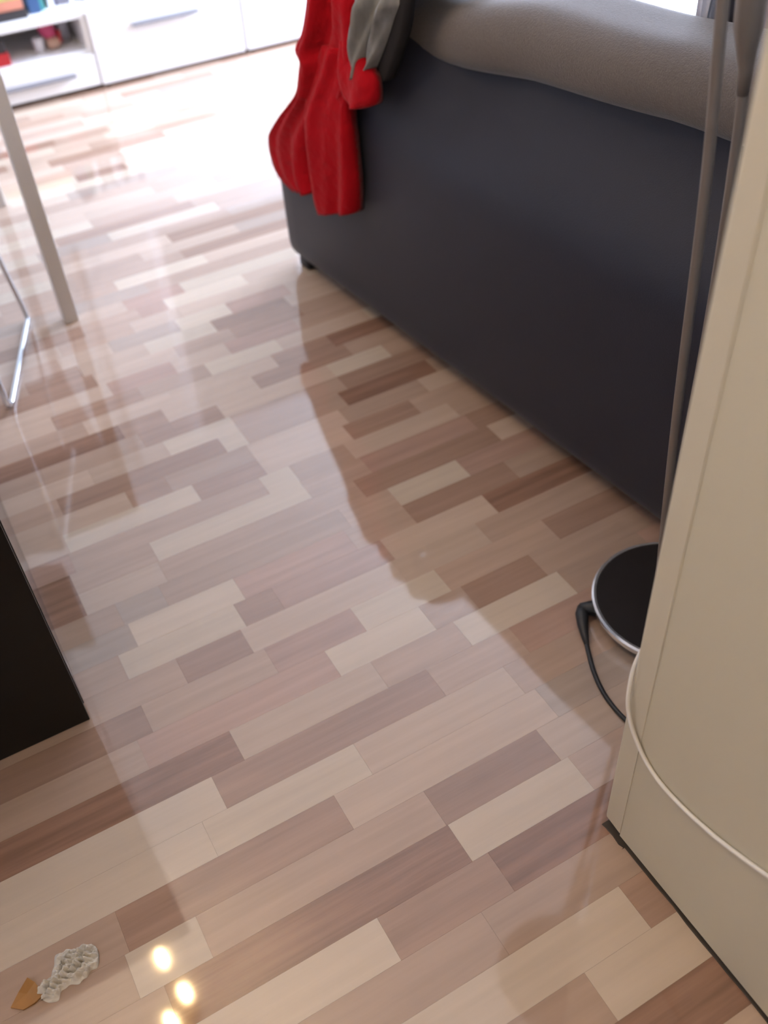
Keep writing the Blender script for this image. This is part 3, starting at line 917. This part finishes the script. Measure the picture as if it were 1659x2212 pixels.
g = 'stack of books on the bench'
book('book', 0.42, 0.735, 4.235, 4.42, BT, BT + 0.032, M['soot'], 'black book at the bottom of the stack on the bench', group=g)
book('book', 0.43, 0.728, 4.242, 4.42, BT + 0.032, BT + 0.066, M['salmon'], 'salmon red book in the middle of the stack on the bench', group=g)
book('book', 0.44, 0.722, 4.252, 4.42, BT + 0.066, BT + 0.098, M['yellow_green'], 'green and yellow book on top of the stack', group=g)
book('book', 0.752, 0.795, 4.265, 4.43, BT, BT + 0.20, M['navy'], 'teal blue upright book beside the book stack', upright=True)
book('book', 0.797, 0.815, 4.285, 4.43, BT, BT + 0.19, M['teal'], 'thin teal upright book behind the blue one', upright=True)
x = 0.835
for i, (wd, mt, lb) in enumerate([(0.022, 'spine_white', 'white upright book next to the teal book'), (0.012, 'spine_dark', 'thin dark upright book right of the first white one'),
                                  (0.040, 'spine_grey', 'thick lilac grey upright book on the bench'), (0.014, 'spine_white', 'thin white upright book right of the thick grey one'),
                                  (0.030, 'spine_grey', 'second lilac grey upright book before the dark spine'), (0.012, 'spine_dark', 'dark upright book near the flap unit'),
                                  (0.035, 'spine_white', 'wide white upright book at the right of the row'), (0.03, 'spine_grey', 'last lilac grey upright book of the row')]):
    book('book', x, x + wd, 4.300 + 0.012 * (i % 3), 4.45, BT, BT + 0.18 + 0.02 * (i % 2), M[mt], lb, group='upright books on the bench', upright=True)
    x += wd + 0.004

# things in the open shelf
SZ = 0.1525
rb = thing('red_box', (0.54, 4.21, SZ), 'dark red and black box at the left of the open shelf', 'box')
boxes('carton', [(0.47, 0.612, 4.175, 4.28, SZ, SZ + 0.045)], M['red_box'], rb, bevel=0.002)
boxes('lid', [(0.468, 0.606, 4.180, 4.282, SZ + 0.045, SZ + 0.092)], M['soot'], rb, bevel=0.003)
pk = thing('plush_toy', (0.800, 4.27, SZ), 'small pink and beige plush toy in the open shelf', 'toy')
rounded('body', (0.795, 4.275, SZ + 0.068), (0.066, 0.05, 0.066), 0.024, M['pink'], pk, (3, 3, 3), lambda x, y, z, p: Vector((p.x * (1 + 0.12 * z) - 0.006 * z, p.y, p.z)))
rounded('base', (0.806, 4.262, SZ + 0.021), (0.056, 0.052, 0.042), 0.019, M['skin_beige'], pk, (3, 3, 3))
rounded('arm', (0.834, 4.262, SZ + 0.040), (0.014, 0.03, 0.05), 0.006, M['red_box'], pk, (2, 2, 2))
cup = lathe('small_cup', [(0.015, 0.0), (0.019, 0.002), (0.023, 0.05), (0.021, 0.05), (0.017, 0.006)], (0.748, 4.262, SZ), M['spine_white'], None, 24)
tag(cup, 'small off-white cup left of the pink toy in the shelf', 'cup')
gb = rounded('grey_tin', (0.868, 4.33, SZ + 0.048), (0.045, 0.05, 0.096), 0.008, M['handle_grey'], None, (3, 3, 3))
tag(gb, 'dim grey tin at the right end of the open shelf', 'tin')

# ------------------------------------------------------------------ white low table beyond the sofa
ct = thing('coffee_table', (2.35, 2.75, 0), 'overexposed white low table just showing above the sofa back', 'table', rotz=math.radians(17))
boxes('table_top', [(-0.26, 0.30, -0.50, 0.55, 0.385, 0.42)], M['white_lacquer'], ct, local=True, bevel=0.003)  # near end lengthened so its white stands in for the blown-out sunlit floor
for lx in (-0.24, 0.24):
    for ly in (-0.48, 0.49):
        boxes('leg', [(lx, lx + 0.04, ly, ly + 0.04, 0.0, 0.385)], M['white_lacquer'], ct, local=True, bevel=0.002)

# ------------------------------------------------------------------ ceiling lamp of the hall (its bulbs glint in the lacquered floor)
cl = thing('ceiling_lamp', (-0.19, 1.66, CEIL), 'warm ceiling lamp whose bulbs glint in the floor at the lower left', 'lamp')
lathe('canopy', [(0.055, -0.03), (0.06, -0.028), (0.06, -0.002), (0.05, 0.0)], (-0.19, 1.66, CEIL), M['brass'], cl, 32)
for bx, by, bz in ((-0.178, 1.758, 2.20), (-0.148, 1.598, 2.20), (-0.225, 1.525, 2.19)):
    tube('arm', spline([(-0.19, 1.66, CEIL - 0.02), ((-0.19 + bx) / 2, (1.66 + by) / 2, CEIL - 0.09), (bx, by, bz + 0.12), (bx, by, bz + 0.05)], 6), 0.005, M['brass'], cl, 8)
    b_ = lathe('bulb', [(0.0015, -0.070), (0.005, -0.046), (0.0085, -0.018), (0.0098, 0.004), (0.008, 0.024), (0.006, 0.038), (0.005, 0.05)], (bx, by, bz), M['bulb'], cl, 16)

# flush globe lamp further back in the hall, over the doorway the picture is taken from
hl = thing('hall_lamp', (0.05, -0.45, CEIL), 'warm globe lamp on the hall ceiling lighting the near floor', 'lamp')
lathe('rose', [(0.07, -0.02), (0.075, -0.018), (0.075, -0.002), (0.06, 0.0)], (0.05, -0.45, CEIL), M['brass'], hl, 32)
lathe('globe', [(0.12 * math.sin(math.radians(a)), -0.125 - 0.11 * math.cos(math.radians(a))) for a in (4, 20, 40, 60, 80, 100, 120, 140, 158)], (0.05, -0.45, CEIL), M['globe'], hl, 32)

# ------------------------------------------------------------------ litter on the floor, lower left
rg = random.Random(11)
def crumpled_sheet(name, axis0, axis1, width, seed, material):
    """Thin paper wad: an irregular outline round a line, pushed up into sharp ridges; top and underside."""
    ra = random.Random(seed)
    A, B = Vector(axis0), Vector(axis1)
    d = B - A
    nrm = Vector((-d.y, d.x)).normalized()
    nu, nv_ = 70, 40
    wv = [(ra.uniform(-430, 430), ra.uniform(-430, 430), ra.uniform(0, 6.3)) for _ in range(6)]
    verts, faces = [], []
    for layer in (1, 0):
        for i in range(nu + 1):
            for j in range(nv_ + 1):
                a, b = i / nu, 2 * j / nv_ - 1
                env = math.sqrt(max(0.0, 1 - (2 * a - 1) ** 4)) * (0.62 + 0.55 * a + 0.20 * math.sin(13 * a + 0.6) + 0.05 * math.sin(37 * a + 1))
                p = A + d * (a + 0.03 * math.sin(9 * b + 2)) + nrm * (b * width * env + 0.004 * math.sin(9 * a + 3 * b))
                h = sum(abs(math.sin(q * p.x + r * p.y + t)) for q, r, t in wv) / len(wv)
                edge = (1 - abs(b) ** 3) * math.sqrt(max(0.0, 1 - (2 * a - 1) ** 6))
                z = 0.0008 + edge * (0.003 + 0.034 * max(0, h - 0.38))
                verts.append((p.x, p.y, z if layer else 0.0003))
    cw, half = nv_ + 1, (nu + 1) * (nv_ + 1)
    for i in range(nu):
        for j in range(nv_):
            q = (i * cw + j, (i + 1) * cw + j, (i + 1) * cw + j + 1, i * cw + j + 1)
            faces.append(q[::-1])
            faces.append(tuple(half + k_ for k_ in q))
    rim = [j for j in range(nv_)] + [i * cw + nv_ for i in range(nu)] + [nu * cw + j for j in range(nv_, 0, -1)] + [i * cw for i in range(nu, 0, -1)]
    for i, k_ in enumerate(rim):
        k2 = rim[(i + 1) % len(rim)]
        faces.append((k_, k2, half + k2, half + k_))
    me = pydata(name, verts, faces)
    return link(name, me, material)


tag(crumpled_sheet('crumpled_tissue', (-0.236, 0.722), (-0.150, 0.748), 0.026, 6, M['tissue']), 'crumpled white tissue lying on the floor at the lower left', 'tissue')
sv = [(-0.277, 0.728), (-0.262, 0.742), (-0.246, 0.757), (-0.238, 0.744), (-0.231, 0.722), (-0.246, 0.716), (-0.262, 0.716)]
vv = [(a, b, 0.0004) for a, b in sv] + [(a, b, 0.0026 + 0.0018 * (i % 2)) for i, (a, b) in enumerate(sv)] + [(-0.252, 0.733, 0.006)]
nv = len(sv)
ff = [(i, (i + 1) % nv, nv + (i + 1) % nv, nv + i) for i in range(nv)] + [(nv + i, nv + (i + 1) % nv, 2 * nv) for i in range(nv)] + [tuple(range(nv))[::-1]]
sc = link('amber_scrap', pydata('amber_scrap', vv, ff), M['amber'])
tag(sc, 'orange-brown scrap lying beside the crumpled tissue', 'scrap')
